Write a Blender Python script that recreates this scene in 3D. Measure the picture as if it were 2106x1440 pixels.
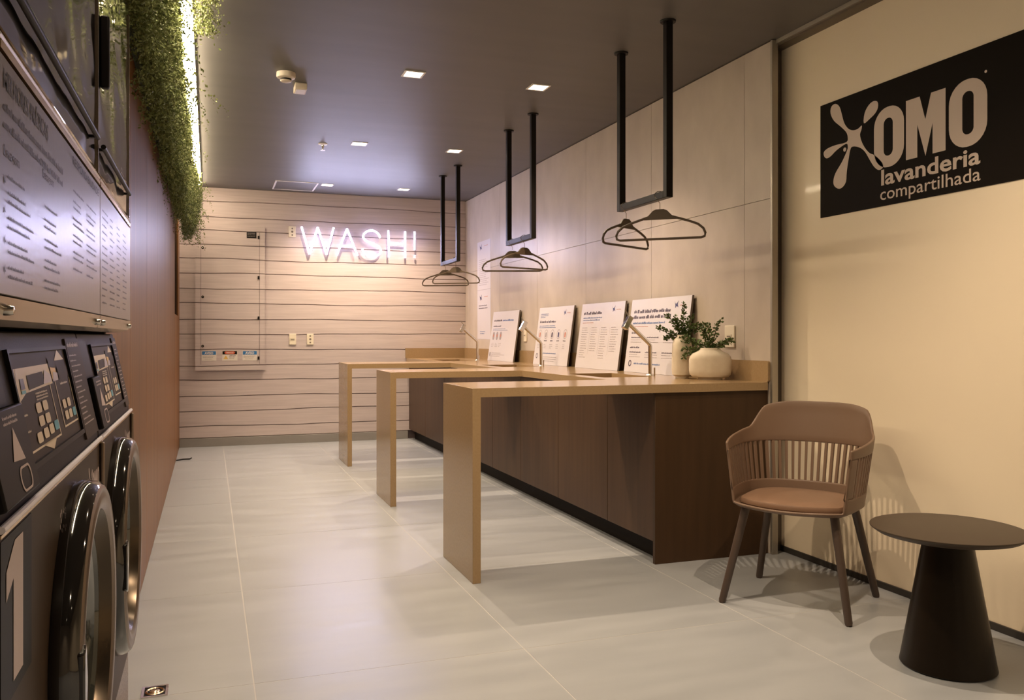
import bpy, bmesh, math, random
import numpy as np
from mathutils import Matrix, Vector, Euler

random.seed(7); rng = np.random.default_rng(11)
for o in list(bpy.data.objects): bpy.data.objects.remove(o)
S = bpy.context.scene
C = bpy.context.scene.collection

# ------------------------------------------------------------------ camera, world, exposure
CH = 2.72                     # ceiling height
F_PX, YAW, EYE = 1755.0, math.atan(623/1755.0), 1.15
cam = bpy.data.objects.new('camera', bpy.data.cameras.new('camera')); C.objects.link(cam)
cam.location = (0, 0, EYE); cam.rotation_euler = (math.pi/2, 0, -YAW)
cam.data.sensor_width = 36.0; cam.data.lens = F_PX/2106*36.0
cam.data.shift_y = -27/2106.0; cam.data.clip_start = 0.02
S.camera = cam
w = bpy.data.worlds.new('world'); S.world = w; w.use_nodes = True
w.node_tree.nodes['Background'].inputs[0].default_value = (1.0, 0.86, 0.72, 1)
w.node_tree.nodes['Background'].inputs[1].default_value = 0.05
S.view_settings.view_transform = 'Standard'; S.view_settings.look = 'None'
S.view_settings.exposure = 0.0; S.view_settings.gamma = 1.0
S.view_settings.use_curve_mapping = False
S.cycles.max_bounces = 8; S.cycles.diffuse_bounces = 5
DOWN_W, DOWN_COL = 138.0, (1.0, 0.765, 0.53)
STRIP_E, STRIP_COL = 78.0, (1.0, 0.80, 0.55)
NEON_E, NEON_COL = 96.0, (0.64, 0.64, 1.0)

# ------------------------------------------------------------------ materials
M = {}
def nodes(name):
    m = bpy.data.materials.new(name); m.use_nodes = True
    nt = m.node_tree; return m, nt, nt.nodes['Principled BSDF']
def rgb(c): return (c[0], c[1], c[2], 1)
def mat(name, col, rough=0.5, metal=0.0, spec=0.5, col2=None, scale=(4,4,4), detail=4.0, bump=0.0, coat=0.0,
        trans=0.0, emit=None, estr=0.0, lo=0.35, hi=0.65, rvar=0.0, bscale=None, alpha=1.0):
    m, nt, p = nodes(name); L = nt.links.new
    p.inputs['Base Color'].default_value = rgb(col); p.inputs['Roughness'].default_value = rough
    p.inputs['Metallic'].default_value = metal; p.inputs['Specular IOR Level'].default_value = spec
    p.inputs['Coat Weight'].default_value = coat; p.inputs['Coat Roughness'].default_value = 0.06
    p.inputs['Transmission Weight'].default_value = trans
    p.inputs['Alpha'].default_value = alpha
    if emit: p.inputs['Emission Color'].default_value = rgb(emit); p.inputs['Emission Strength'].default_value = estr
    if col2 or bump or rvar:
        tc = nt.nodes.new('ShaderNodeNewGeometry')
        mp = nt.nodes.new('ShaderNodeMapping'); mp.inputs['Scale'].default_value = scale
        nz = nt.nodes.new('ShaderNodeTexNoise'); nz.inputs['Scale'].default_value = 1.0; nz.inputs['Detail'].default_value = detail
        L(tc.outputs['Position'], mp.inputs['Vector']); L(mp.outputs['Vector'], nz.inputs['Vector'])
        mr = nt.nodes.new('ShaderNodeMapRange'); mr.inputs[1].default_value = lo; mr.inputs[2].default_value = hi
        L(nz.outputs['Fac'], mr.inputs[0])
        if col2:
            mx = nt.nodes.new('ShaderNodeMix'); mx.data_type = 'RGBA'
            mx.inputs[6].default_value = rgb(col); mx.inputs[7].default_value = rgb(col2)
            L(mr.outputs[0], mx.inputs[0]); L(mx.outputs[2], p.inputs['Base Color'])
        if rvar:
            m2 = nt.nodes.new('ShaderNodeMapRange'); m2.inputs[3].default_value = rough-rvar; m2.inputs[4].default_value = rough+rvar
            L(mr.outputs[0], m2.inputs[0]); L(m2.outputs[0], p.inputs['Roughness'])
        if bump:
            b = nt.nodes.new('ShaderNodeBump'); b.inputs['Strength'].default_value = 1.0; b.inputs['Distance'].default_value = bump
            src = nz
            if bscale:
                mq = nt.nodes.new('ShaderNodeMapping'); mq.inputs['Scale'].default_value = bscale
                src = nt.nodes.new('ShaderNodeTexNoise'); src.inputs['Scale'].default_value = 1.0; src.inputs['Detail'].default_value = 1.5
                L(tc.outputs['Position'], mq.inputs['Vector']); L(mq.outputs['Vector'], src.inputs['Vector'])
            L(src.outputs['Fac'], b.inputs['Height']); L(b.outputs['Normal'], p.inputs['Normal'])
    M[name] = m; return m

mat('floor_tile', (0.31,0.327,0.352), 0.33, spec=0.5, col2=(0.345,0.362,0.388), scale=(2,9,2), detail=6, rvar=0.04)
mat('grout', (0.48,0.47,0.46), 0.8)
mat('ceiling', (0.112,0.106,0.102), 0.50, spec=0.5, col2=(0.124,0.117,0.112), scale=(1.2,6,1), bump=0.0006)
mat('plank', (0.585,0.50,0.49), 0.6, col2=(0.485,0.41,0.405), scale=(3.0,5,60), detail=5, bump=0.0008, lo=0.30, hi=0.75)
mat('plank_gap', (0.10,0.07,0.07), 0.8)
mat('skirting', (0.24,0.225,0.21), 0.45, col2=(0.27,0.25,0.235), scale=(3,3,9))
mat('wall_tile', (0.56,0.485,0.41), 0.42, col2=(0.49,0.42,0.35), scale=(5,5,3), detail=8, bump=0.0004)
mat('tile_joint', (0.24,0.20,0.165), 0.8)
mat('plain_wall', (0.38,0.33,0.27), 0.6)
mat('oak', (0.245,0.100,0.024), 0.38, spec=0.17, col2=(0.12,0.048,0.014), scale=(26,26,0.55), detail=6, bump=0.0003, lo=0.3, hi=0.72)
mat('oak_gap', (0.05,0.022,0.01), 0.7)
mat('film_glass', (0.85,0.735,0.565), 0.36, spec=0.4, coat=0.12)
mat('alu', (0.42,0.38,0.32), 0.42, metal=0.7)
mat('alu_dark', (0.13,0.105,0.08), 0.45, metal=0.4)
mat('skirt_dark', (0.035,0.03,0.026), 0.5)
mat('quartz', (0.32,0.215,0.112), 0.20, spec=0.4, col2=(0.345,0.235,0.125), scale=(90,90,90), detail=3, coat=0.08)
mat('walnut', (0.078,0.041,0.020), 0.42, spec=0.25, col2=(0.052,0.027,0.013), scale=(22,22,1.4), detail=6, lo=0.3, hi=0.72)
mat('walnut_side', (0.062,0.033,0.016), 0.42, spec=0.22, col2=(0.05,0.027,0.013), scale=(22,22,1.4), detail=6)
mat('kick', (0.012,0.009,0.008), 0.6, spec=0.1)
mat('black_metal', (0.011,0.009,0.008), 0.42, spec=0.14)
mat('hanger', (0.075,0.050,0.030), 0.55)
mat('hook', (0.45,0.38,0.30), 0.25, metal=1.0)
mat('chrome', (0.72,0.68,0.62), 0.16, metal=1.0)
mat('steel', (0.62,0.53,0.42), 0.24, metal=1.0, bump=0.0010, bscale=(3,5,9))
mat('dark_mirror', (0.095,0.072,0.054), 0.05, metal=1.0, bump=0.014, bscale=(2,2.6,5.5))
mat('trim_light', (0.78,0.75,0.82), 0.35, metal=0.25)
mat('trim_gold', (0.62,0.42,0.22), 0.25, metal=1.0)
mat('film_grey', (0.20,0.172,0.165), 0.31, metal=0.10, spec=0.36, bump=0.0002, bscale=(40,40,40))
mat('ink', (0.075,0.062,0.066), 0.5)
mat('machine', (0.050,0.032,0.020), 0.45, spec=0.12)
mat('console', (0.020,0.015,0.018), 0.5, spec=0.12, bump=0.0002, bscale=(300,300,300))
mat('black_plastic', (0.008,0.006,0.006), 0.45, spec=0.12)
mat('panel_print', (0.050,0.036,0.027), 0.5, spec=0.10)
mat('cream_print', (0.70,0.58,0.42), 0.4)
mat('pink_print', (0.50,0.40,0.37), 0.45)
mat('blue_print', (0.05,0.36,0.50), 0.4)
mat('notice_blue', (0.035,0.17,0.42), 0.4)
mat('navy_print', (0.05,0.05,0.14), 0.4)
mat('purple_print', (0.42,0.38,0.52), 0.3)
mat('yellow_print', (0.75,0.48,0.12), 0.4)
mat('gloss_black', (0.010,0.008,0.007), 0.06, spec=0.7, coat=0.6)
mat('bronze', (0.085,0.066,0.048), 0.25, metal=0.9)
mat('bronze_light', (0.22,0.17,0.135), 0.36, metal=0.8)
mat('door_glass', (0.035,0.040,0.036), 0.03, spec=0.8, coat=1.0)
mat('granite', (0.16,0.13,0.12), 0.4, col2=(0.34,0.29,0.27), scale=(260,260,260), detail=2, lo=0.45, hi=0.6)
mat('leaf', (0.25,0.28,0.10), 0.55, spec=0.3, col2=(0.085,0.115,0.032), scale=(18,18,18), detail=3, lo=0.3, hi=0.7)
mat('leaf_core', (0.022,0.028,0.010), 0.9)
mat('sprig', (0.13,0.19,0.05), 0.55, col2=(0.06,0.10,0.03), scale=(40,40,40))
mat('stem', (0.10,0.085,0.035), 0.7)
mat('ceramic', (0.72,0.63,0.50), 0.55, col2=(0.68,0.585,0.455), scale=(30,30,30), bump=0.0008)
mat('soil', (0.03,0.022,0.015), 0.9)
mat('paper', (0.66,0.625,0.66), 0.35)
mat('board_edge', (0.17,0.14,0.115), 0.4)
mat('ink_blue', (0.12,0.20,0.42), 0.5)
mat('ink_grey', (0.36,0.32,0.33), 0.5)
mat('ink_dark', (0.07,0.05,0.08), 0.5)
mat('ink_orange', (0.55,0.22,0.14), 0.5)
mat('plate', (0.78,0.70,0.56), 0.4)
mat('plate_mark', (0.20,0.16,0.12), 0.5)
mat('white_plastic', (0.72,0.64,0.54), 0.45)
mat('white_paint', (0.85,0.82,0.80), 0.4)
mat('sign_black', (0.009,0.006,0.004), 0.5, spec=0.06)
mat('sign_white', (0.60,0.49,0.42), 0.45)
mat('chair_shell', (0.165,0.103,0.068), 0.42)
mat('cushion', (0.205,0.122,0.078), 0.42, bump=0.0004, bscale=(120,120,120))
mat('chair_leg', (0.07,0.046,0.034), 0.45)
mat('table_dark', (0.011,0.007,0.004), 0.30, spec=0.22)
mat('table_top', (0.044,0.029,0.018), 0.48)
mat('warn_white', (0.74,0.68,0.62), 0.4)
mat('warn_red', (0.62,0.11,0.05), 0.4)
mat('lamp_face', (1,0.9,0.75), 0.4, emit=(1.0,0.83,0.60), estr=9.0)
mat('strip_face', (1,0.9,0.8), 0.4, emit=STRIP_COL, estr=STRIP_E)
mat('neon_back', (0.8,0.8,0.8), 0.4, emit=(0.62,0.56,1.0), estr=2.8)
mat('neon', (1,1,1), 0.3, emit=NEON_COL, estr=NEON_E)
mat('clear', (0.9,0.9,0.9), 0.1, alpha=0.25)

# ------------------------------------------------------------------ geometry helpers
class B:
    """collects faces of one mesh"""
    def __init__(s): s.v = []; s.f = []; s.mi = []; s.cur = 0
    def add(s, vs, fs):
        n = len(s.v); s.v += [tuple(x) for x in vs]
        s.f += [tuple(n+i for i in f) for f in fs]; s.mi += [s.cur]*len(fs); return s
    def box(s, x0, x1, y0, y1, z0, z1):
        return s.add([(x0,y0,z0),(x1,y0,z0),(x1,y1,z0),(x0,y1,z0),(x0,y0,z1),(x1,y0,z1),(x1,y1,z1),(x0,y1,z1)],
            [(0,3,2,1),(4,5,6,7),(0,1,5,4),(1,2,6,5),(2,3,7,6),(3,0,4,7)])
    def hexa(s, p):   # 8 points: bottom quad then top quad
        return s.add(p, [(0,3,2,1),(4,5,6,7),(0,1,5,4),(1,2,6,5),(2,3,7,6),(3,0,4,7)])
    def prism(s, loop, a, b, axis='y'):
        n = len(loop)
        def P(u, v, t): return {'y': (u,t,v), 'x': (t,u,v), 'z': (u,v,t)}[axis]
        vs = [P(u,v,a) for u,v in loop] + [P(u,v,b) for u,v in loop]
        return s.add(vs, [tuple(range(n))[::-1], tuple(range(n,2*n))] + [(i,(i+1)%n,n+(i+1)%n,n+i) for i in range(n)])
    def lathe(s, prof, origin=(0,0,0), axis='z', n=32, sx=1.0, sy=1.0, cap=False):
        vs = []; m = len(prof)
        for k in range(n):
            a = 2*math.pi*k/n; c, q = math.cos(a), math.sin(a)
            for r, h in prof:
                if axis == 'z': vs.append((origin[0]+r*c*sx, origin[1]+r*q*sy, origin[2]+h))
                elif axis == 'x': vs.append((origin[0]+h, origin[1]+r*c*sx, origin[2]+r*q*sy))
                else: vs.append((origin[0]+r*c*sx, origin[1]+h, origin[2]+r*q*sy))
        fs = [(k*m+i, ((k+1)%n)*m+i, ((k+1)%n)*m+i+1, k*m+i+1) for k in range(n) for i in range(m-1)]
        if cap: fs += [tuple(k*m for k in range(n))[::-1], tuple(k*m+m-1 for k in range(n))]
        return s.add(vs, fs)
    def tube(s, pts, r, n=8, closed=False, r2=None, up=(0.123,0.31,0.94)):
        pts = [Vector(p) for p in pts]; m = len(pts); rings = []
        up = Vector(up).normalized()
        for i, p in enumerate(pts):
            a = pts[i-1] if (i > 0 or closed) else p; b = pts[(i+1) % m] if (i < m-1 or closed) else p
            t = (b-a).normalized(); x = t.cross(up)
            if x.length < 1e-3: x = t.cross(Vector((1,0,0)))
            x.normalize(); y = t.cross(x)
            rr = r if r2 is None else r+(r2-r)*i/max(1,m-1)
            rings.append([p+(x*math.cos(2*math.pi*k/n)+y*math.sin(2*math.pi*k/n))*rr for k in range(n)])
        vs = [q for g in rings for q in g]; fs = []
        for i in range(m if closed else m-1):
            j = (i+1) % m
            fs += [(i*n+k, i*n+(k+1)%n, j*n+(k+1)%n, j*n+k) for k in range(n)]
        if not closed: fs += [tuple(range(n))[::-1], tuple((m-1)*n+k for k in range(n))]
        return s.add(vs, fs)
    def quad2(s, fr, x0, y0, x1, y1, d=0.0):
        return s.add([fr @ Vector(p) for p in ((x0,y0,d),(x1,y0,d),(x1,y1,d),(x0,y1,d))], [(0,1,2,3)])
    def mesh(s, name, mats, smooth=False):
        me = bpy.data.meshes.new(name); me.from_pydata(s.v, [], s.f)
        for m in (mats if isinstance(mats, (list, tuple)) else [mats]): me.materials.append(M[m])
        me.polygons.foreach_set('material_index', s.mi)
        me.update()
        bm = bmesh.new(); bm.from_mesh(me); bmesh.ops.recalc_face_normals(bm, faces=bm.faces); bm.to_mesh(me); bm.free()
        if smooth:
            me.polygons.foreach_set('use_smooth', [True]*len(me.polygons))
            try: me.set_sharp_from_angle(angle=math.radians(38))
            except Exception: pass
        return me

def link(name, me, parent=None, world=True):
    o = bpy.data.objects.new(name, me); C.objects.link(o)
    if parent is not None:
        o.parent = parent
        if world and parent.type == 'EMPTY': o.matrix_parent_inverse = Matrix.Translation(-parent.location)
    return o
def obj(name, b, m, parent=None, smooth=False, bevel=0.0, world=True, segs=2):
    o = link(name, b.mesh(name, m, smooth or bevel > 0), parent, world)
    if bevel:
        md = o.modifiers.new('bevel', 'BEVEL'); md.width = bevel; md.segments = segs; md.limit_method = 'ANGLE'; md.angle_limit = math.radians(40)
    return o
def thing(name, label, cat, loc=(0,0,0), rz=0.0, group=None):
    o = bpy.data.objects.new(name, None); C.objects.link(o); o.location = loc; o.rotation_euler = (0,0,rz)
    o.empty_display_size = 0.1
    return tag(o, label, cat, group)
def tag(o, label, cat, group=None, kind=None):
    if label: o['label'] = label
    if cat: o['category'] = cat
    if group: o['group'] = group
    if kind: o['kind'] = kind
    return o
def struct(o): o['kind'] = 'structure'; return o

def frame(origin, right, up):
    r = Vector(right).normalized(); u = Vector(up).normalized(); n = r.cross(u)
    m = Matrix((r, u, n)).transposed().to_4x4(); m.translation = Vector(origin); return m
def fr_left(y, z, x): return frame((x,y,z), (0,1,0), (0,0,1))     # surfaces that face +X
def fr_right(y, z, x): return frame((x,y,z), (0,-1,0), (0,0,1))   # surfaces that face -X
def fr_back(x, z, y): return frame((x,y,z), (1,0,0), (0,0,1))     # surfaces that face -Y
def put(me, fr, m, name, parent, thick=0.0006):
    me.transform(Matrix.Translation((0,0,thick)))
    me.transform(fr); me.materials.clear(); me.materials.append(M[m]); me.name = name
    return link(name, me, parent)
def text(body, fr, h, m, parent, name='lettering', width=None, bold=0.0, align='LEFT', thick=0.0006):
    cu = bpy.data.curves.new('t', 'FONT'); cu.body = body; cu.size = 1.0; cu.align_x = align
    cu.offset = bold; cu.resolution_u = 3
    o = bpy.data.objects.new('t', cu); me = bpy.data.meshes.new_from_object(o)
    bpy.data.objects.remove(o); bpy.data.curves.remove(cu)
    k = h/0.73; xs = [v.co.x for v in me.vertices] or [0, 1]
    kx = k if width is None else width/max(1e-4, max(xs)-min(xs))
    me.transform(Matrix.Diagonal((kx, k, 1, 1)))
    return put(me, fr, m, name, parent, thick)
def shape(loops, fr, m, parent, name='emblem', thick=0.0006):
    cu = bpy.data.curves.new('s', 'CURVE'); cu.dimensions = '2D'; cu.fill_mode = 'BOTH'
    for lp in loops:
        sp = cu.splines.new('POLY'); sp.points.add(len(lp)-1); sp.use_cyclic_u = True
        for q, p in zip(sp.points, lp): q.co = (p[0], p[1], 0, 1)
    o = bpy.data.objects.new('s', cu); me = bpy.data.meshes.new_from_object(o)
    bpy.data.objects.remove(o); bpy.data.curves.remove(cu)
    return put(me, fr, m, name, parent, thick)
def smoothloop(pts, k=4):
    out = []; n = len(pts)
    for i in range(n):
        p0, p1, p2, p3 = (Vector((*pts[(i+j-1) % n], 0)) for j in range(4))
        for t in range(k):
            s = t/k
            q = 0.5*((2*p1)+(p2-p0)*s+(2*p0-5*p1+4*p2-p3)*s*s+(3*p1-p0-3*p2+p3)*s**3)
            out.append((q.x, q.y))
    return out
def rrect(x0, x1, y0, y1, r, n=7):
    out = []
    for cx, cy, a0 in ((x1-r,y1-r,0),(x0+r,y1-r,90),(x0+r,y0+r,180),(x1-r,y0+r,270)):
        for k in range(n+1):
            a = math.radians(a0+90*k/n); out.append((cx+r*math.cos(a), cy+r*math.sin(a)))
    return out
def circle(x, y, r, n=20): return [(x+r*math.cos(2*math.pi*k/n), y+r*math.sin(2*math.pi*k/n)) for k in range(n)]
def lines(fr, rows, m, parent, name='small_print', d=0.0006, seed=1):
    """tiny illegible print: rows of letter-sized dashes in words; rows = (x, y, length, height)"""
    rr = random.Random(seed); b = B()
    for x, y, L, h in rows:
        p = x
        while p < x+L-h*0.4:
            for k in range(rr.randint(2, 8)):
                if p > x+L-h*0.4: break
                q = p+h*rr.choice((0.36,0.46,0.52)); b.quad2(fr, p, y+h*rr.choice((0,0,0,0.08)), q, y+h*rr.choice((0.62,0.70,0.70,1.0)), d); p = q+h*0.13
            p += h*0.38
    return obj(name, b, m, parent)

XR, XG, XL, YB, YN = 2.80, 2.905, -0.29, 9.50, -3.0

# ------------------------------------------------------------------ room shell
floor = struct(obj('floor', B().box(-1.10, 3.05, YN, YB+0.02, -0.06, -0.0006), 'grout'))
fx = [-1.09, -0.815, 0.14, 1.095, 2.08, 3.04]
fy = [YN] + [2.95+1.09*k for k in range(-5, 7)]
cache = {}
for i in range(len(fx)-1):
    for j in range(len(fy)-1):
        a, c = fx[i+1]-fx[i]-0.004, min(fy[j+1], YB+0.01)-fy[j]-0.004
        key = (round(a,3), round(c,3))
        if key not in cache: cache[key] = B().box(0, a, 0, c, -0.012, 0).mesh('floor_tile', 'floor_tile')
        o = link('floor_tile', cache[key], floor); o.location = (fx[i]+0.002, fy[j]+0.002, 0)
struct(obj('ceiling', B().box(-1.10, 3.05, YN, YB+0.05, CH, CH+0.08), 'ceiling'))
struct(obj('wall_near', B().box(-1.10, 3.05, YN-0.08, YN, 0, CH), 'plain_wall'))
struct(obj('wall_left', B().box(-1.15, -1.06, YN, 2.80, 0, CH), 'plain_wall'))

# back wall of horizontal boards with uneven edges
PZ = [0.088,0.207,0.370,0.522,0.695,0.848,1.011,1.177,1.330,1.499,1.656,1.814,1.967,2.116,2.262,2.411,2.578,CH]
def edge(i, x):
    if i in (0, len(PZ)-1): return PZ[i]
    return PZ[i] + 0.0045*math.sin(x*1.9+i*2.3) + 0.003*math.sin(x*4.7+i*1.1) + 0.0015*math.sin(x*11+i)
def board(i, x0, x1, y, th=0.011, n=36, g=0.0048):
    b = B(); xs = [x0+(x1-x0)*k/n for k in range(n+1)]
    vs = []
    for x in xs:
        lo, hi = edge(i,x)+g, edge(i+1,x)-g*0.35
        vs += [(x,y,lo+0.003),(x,y-0.0,hi),(x,y+th,hi),(x,y+th,lo-0.002)]
    fs = []
    for k in range(n):
        fs += [(4*k+a, 4*k+4+a, 4*k+4+(a+1)%4, 4*k+(a+1)%4) for a in range(4)]
    fs += [(0,1,2,3), (4*n+3,4*n+2,4*n+1,4*n)]
    return b.add(vs, fs)
wall_back = struct(obj('wall_back', B().box(-0.36, XG+0.1, YB+0.011, YB+0.09, 0, CH), 'plank_gap'))
for i in range(len(PZ)-1): obj('plank', board(i, XL, XR, YB), 'plank', wall_back)
struct(obj('baseboard_back', B().box(XL, 2.12, YB-0.014, YB+0.011, 0, 0.088), 'skirting', bevel=0.002))

# right wall of large tiles
wall_right = struct(obj('wall_right', B().box(XR+0.010, XR+0.10, 3.86, YB+0.01, 0, CH), 'tile_joint'))
ys = [3.80, 4.032, 5.089, 6.146, 7.203, 8.259, 9.316, YB]
for k in range(len(ys)-1):
    for z0, z1 in ((0.0, 1.884), (1.884, CH-0.004)):
        obj('wall_tile', B().box(XR, XR+0.010, ys[k]+(0.0015 if k else 0), ys[k+1]-0.0015, z0+0.0015, z1-0.0015), 'wall_tile', wall_right)
# aluminium edge and the film-covered glass partition beside it
struct(obj('trim_1', B().box(XR-0.001, XR+0.036, 3.782, 3.80, 0, CH-0.002).box(XR+0.010, XR+0.036, 3.80, 3.87, 0, CH-0.002), 'alu', bevel=0.002))
struct(obj('trim_2', B().box(XR+0.036, XG+0.012, 3.845, 3.875, 0, CH-0.002), 'alu_dark'))
struct(obj('trim_3', B().box(XR+0.02, XR+0.036, YN, 3.782, CH-0.022, CH-0.001), 'alu'))
struct(obj('trim_4', B().box(XR+0.036, XG+0.012, YN, 3.845, CH-0.030, CH-0.001), 'alu_dark'))
gw = struct(obj('wall_right_glass', B().box(XG, XG+0.02, YN, 3.845, 0.03, CH-0.03), 'film_glass'))
struct(obj('wall_right_outer', B().box(XG+0.10, XG+0.14, YN, 3.9, 0, CH), 'plain_wall'))
struct(obj('baseboard_right', B().box(XG-0.008, XG+0.02, YN, 3.845, 0, 0.030), 'skirt_dark', bevel=0.002))

# left wall clad in upright wood panels
wall_wood = struct(obj('wall_wood', B().box(XL-0.10, XL-0.012, 2.80, 8.22, 0, CH).box(XL-0.10, XL-0.012, 8.22, 9.06, 0, 1.36).box(XL-0.10, XL-0.012, 9.06, YB+0.02, 0, CH)
    .box(XL-0.34, XL-0.30, 8.1, 9.2, 1.3, CH).box(XL-0.30, XL-0.10, 8.15, 8.22, 1.3, CH).box(XL-0.30, XL-0.10, 9.06, 9.12, 1.3, CH).box(XL-0.30, XL-0.10, 8.22, 9.06, 1.28, 1.36), 'oak_gap'))
wy = [2.768, 3.65, 4.58, 5.51, 6.44, 7.33, 8.22, 9.06, YB]
for k in range(len(wy)-1):
    z1 = 1.36 if k == 6 else CH
    obj('wood_panel', B().box(XL-0.012, XL, wy[k]+0.002, wy[k+1]-0.002, 0.004, z1-0.002), 'oak', wall_wood, bevel=0.0012, segs=1)

# ------------------------------------------------------------------ ceiling lamps
def downlight(x, y, label, lit=True):
    t = thing('downlight', label, 'ceiling light', (x,y,CH), 0, 'square recessed downlights in two rows')
    h = 0.062
    fb = B()
    for q in ((-h,h,-h,-h+0.012),(-h,h,h-0.012,h),(-h,-h+0.012,-h+0.012,h-0.012),(h-0.012,h,-h+0.012,h-0.012)):
        fb.box(x+q[0], x+q[1], y+q[2], y+q[3], CH-0.004, CH)
    obj('frame', fb, 'white_paint', t)
    obj('diffuser', B().box(x-h+0.012, x+h-0.012, y-h+0.012, y+h-0.012, CH-0.002, CH), 'lamp_face', t)
    ld = bpy.data.lights.new('downlight_beam', 'SPOT'); ld.energy = DOWN_W; ld.color = DOWN_COL
    ld.spot_size = math.radians(120); ld.spot_blend = 1.0; ld.shadow_soft_size = 0.014
    lo = bpy.data.objects.new('downlight_beam', ld); C.objects.link(lo); lo.parent = t; lo.location = (0,0,-0.03)
row = {9: 'nearest the boarded back wall', 7: 'second from the boarded back wall', 5: 'third from the boarded back wall',
       3: 'over the armchair end', 1: 'overhead', -1: 'at the near end'}
for yy, key in ((8.94,9),(6.95,7),(5.0,5),(2.9,3),(-0.5,1),(-2.2,-1)):
    downlight(1.15, yy, 'square recessed lit downlight in the row by the machines, '+row[key])
for yy, key in ((8.94,9),(6.95,7),(5.0,5),(2.15,3),(-1.1,-1)):
    downlight(1.95, yy, 'square recessed lit downlight in the row by the counter, '+row[key])

strip = thing('led_strip_light', 'long glowing warm strip light on the ceiling beside hanging greenery', 'strip light', (-0.11, 5.4, CH))
obj('profile', B().box(-0.146, -0.134, 1.6, 9.22, CH-0.020, CH).box(-0.086, -0.074, 1.6, 9.22, CH-0.020, CH), 'white_paint', strip)
obj('diffuser', B().box(-0.134, -0.086, 1.6, 9.22, CH-0.040, CH-0.001), 'strip_face', strip)

# neon sign
neon = thing('neon_sign', 'glowing white neon lettering WASH! on the boarded back wall', 'neon sign', (1.56, YB, 2.19))
NY = YB-0.045
def tubes(name, strokes, r=0.0105):
    b = B()
    for st in strokes: b.tube([(x, NY, z) for x, z in st], r, 10, up=(0,1,0))
    o = obj(name, b, ['neon', 'neon_back'], neon, smooth=True)
    for p in o.data.polygons: p.material_index = 0 if p.center.y < NY-0.45*r else 1    # back faces glow weakly, added to cast a lavender halo on the boards
    return o
tubes('letter', [[(0.941,2.341),(1.027,2.047)],[(1.027,2.047),(1.113,2.341)],[(1.113,2.341),(1.206,2.047)],[(1.206,2.047),(1.285,2.345)]])
tubes('letter', [[(1.318,2.045),(1.430,2.338)], [(1.430,2.338),(1.545,2.048)], [(1.364,2.150),(1.502,2.150)]])
sp = [(1.795,2.255),(1.774,2.297),(1.727,2.328),(1.677,2.330),(1.627,2.302),(1.607,2.258),(1.637,2.216),(1.706,2.190),(1.771,2.162),(1.803,2.118),(1.785,2.071),(1.735,2.046),(1.675,2.047),(1.619,2.076),(1.596,2.126)]
fine = []
for i in range(len(sp)-1):
    p0, p1, p2, p3 = (Vector((*sp[max(0,min(len(sp)-1,i+j-1))],0)) for j in range(4))
    for t in range(4):
        s = t/4; q = 0.5*((2*p1)+(p2-p0)*s+(2*p0-5*p1+4*p2-p3)*s*s+(3*p1-p0-3*p2+p3)*s**3); fine.append((q.x,q.y))
fine.append(sp[-1])
tubes('letter', [fine])
tubes('letter', [[(1.889,2.338),(1.892,2.042)], [(2.078,2.334),(2.079,2.040)], [(1.892,2.197),(2.078,2.197)]])
tubes('letter', [[(2.187,2.338),(2.187,2.130)], [(2.187,2.072),(2.187,2.046)]])
for x, z in ((1.0,2.14),(1.113,2.33),(1.25,2.22),(1.39,2.23),(1.50,2.16),(1.62,2.29),(1.78,2.09),(1.891,2.30),(2.078,2.09),(2.187,2.25)):
    obj('standoff', B().tube([(x,NY+0.01,z),(x,YB,z)], 0.004, 6), 'clear', neon)

# ------------------------------------------------------------------ counter, peninsulas, cabinets
ZT, ZU = 0.91, 0.868
PEN = [(3.80,4.33),(5.71,6.22),(7.61,8.15)]
SINK = [(4.56,5.12),(6.42,6.98),(8.22,8.78)]
top = thing('worktop', 'glossy beige stone worktop with three leg-ended tables along the tiled wall', 'worktop', (2.45,3.8,0))
b = B(); y = 3.80
for s0, s1 in SINK:
    b.box(2.10, 2.785, y, s0, ZU, ZT); b.box(2.10, 2.20, s0, s1, ZU, ZT); b.box(2.52, 2.785, s0, s1, ZU, ZT); y = s1
b.box(2.10, 2.785, y, YB-0.014, ZU, ZT)
obj('counter_slab', b, 'quartz', top)
for s0, s1 in SINK:
    b = B(); d = 0.16; e = 0.008
    b.box(2.20-e, 2.20, s0, s1, ZU-d, ZU).box(2.52, 2.52+e, s0, s1, ZU-d, ZU).box(2.20, 2.52, s0-e, s0, ZU-d, ZU).box(2.20, 2.52, s1, s1+e, ZU-d, ZU)
    b.box(2.20, 2.52, s0, s1, ZU-d-e, ZU-d)
    sk = obj('sink_basin', b, 'quartz', top)
    obj('drain', B().lathe([(0.001,0.004),(0.028,0.004),(0.032,0.0)], (2.36,(s0+s1)/2,ZU-d), n=16), 'chrome', sk, smooth=True)
for p0, p1 in PEN:
    obj('table_slab', B().box(1.195, 2.10, p0, p1, ZU, ZT), 'quartz', top)
    obj('table_leg', B().box(1.155, 1.195, p0, p1, 0.0, ZT), 'quartz', top, bevel=0.0012, segs=1)
obj('backsplash', B().prism(rrect(3.80, YB-0.014, ZT, 1.022, 0.012), 2.785, 2.80, 'x'), 'quartz', top)
obj('backsplash', B().box(2.09, 2.785, YB-0.014, YB-0.002, ZT, 1.022), 'quartz', top)

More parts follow.
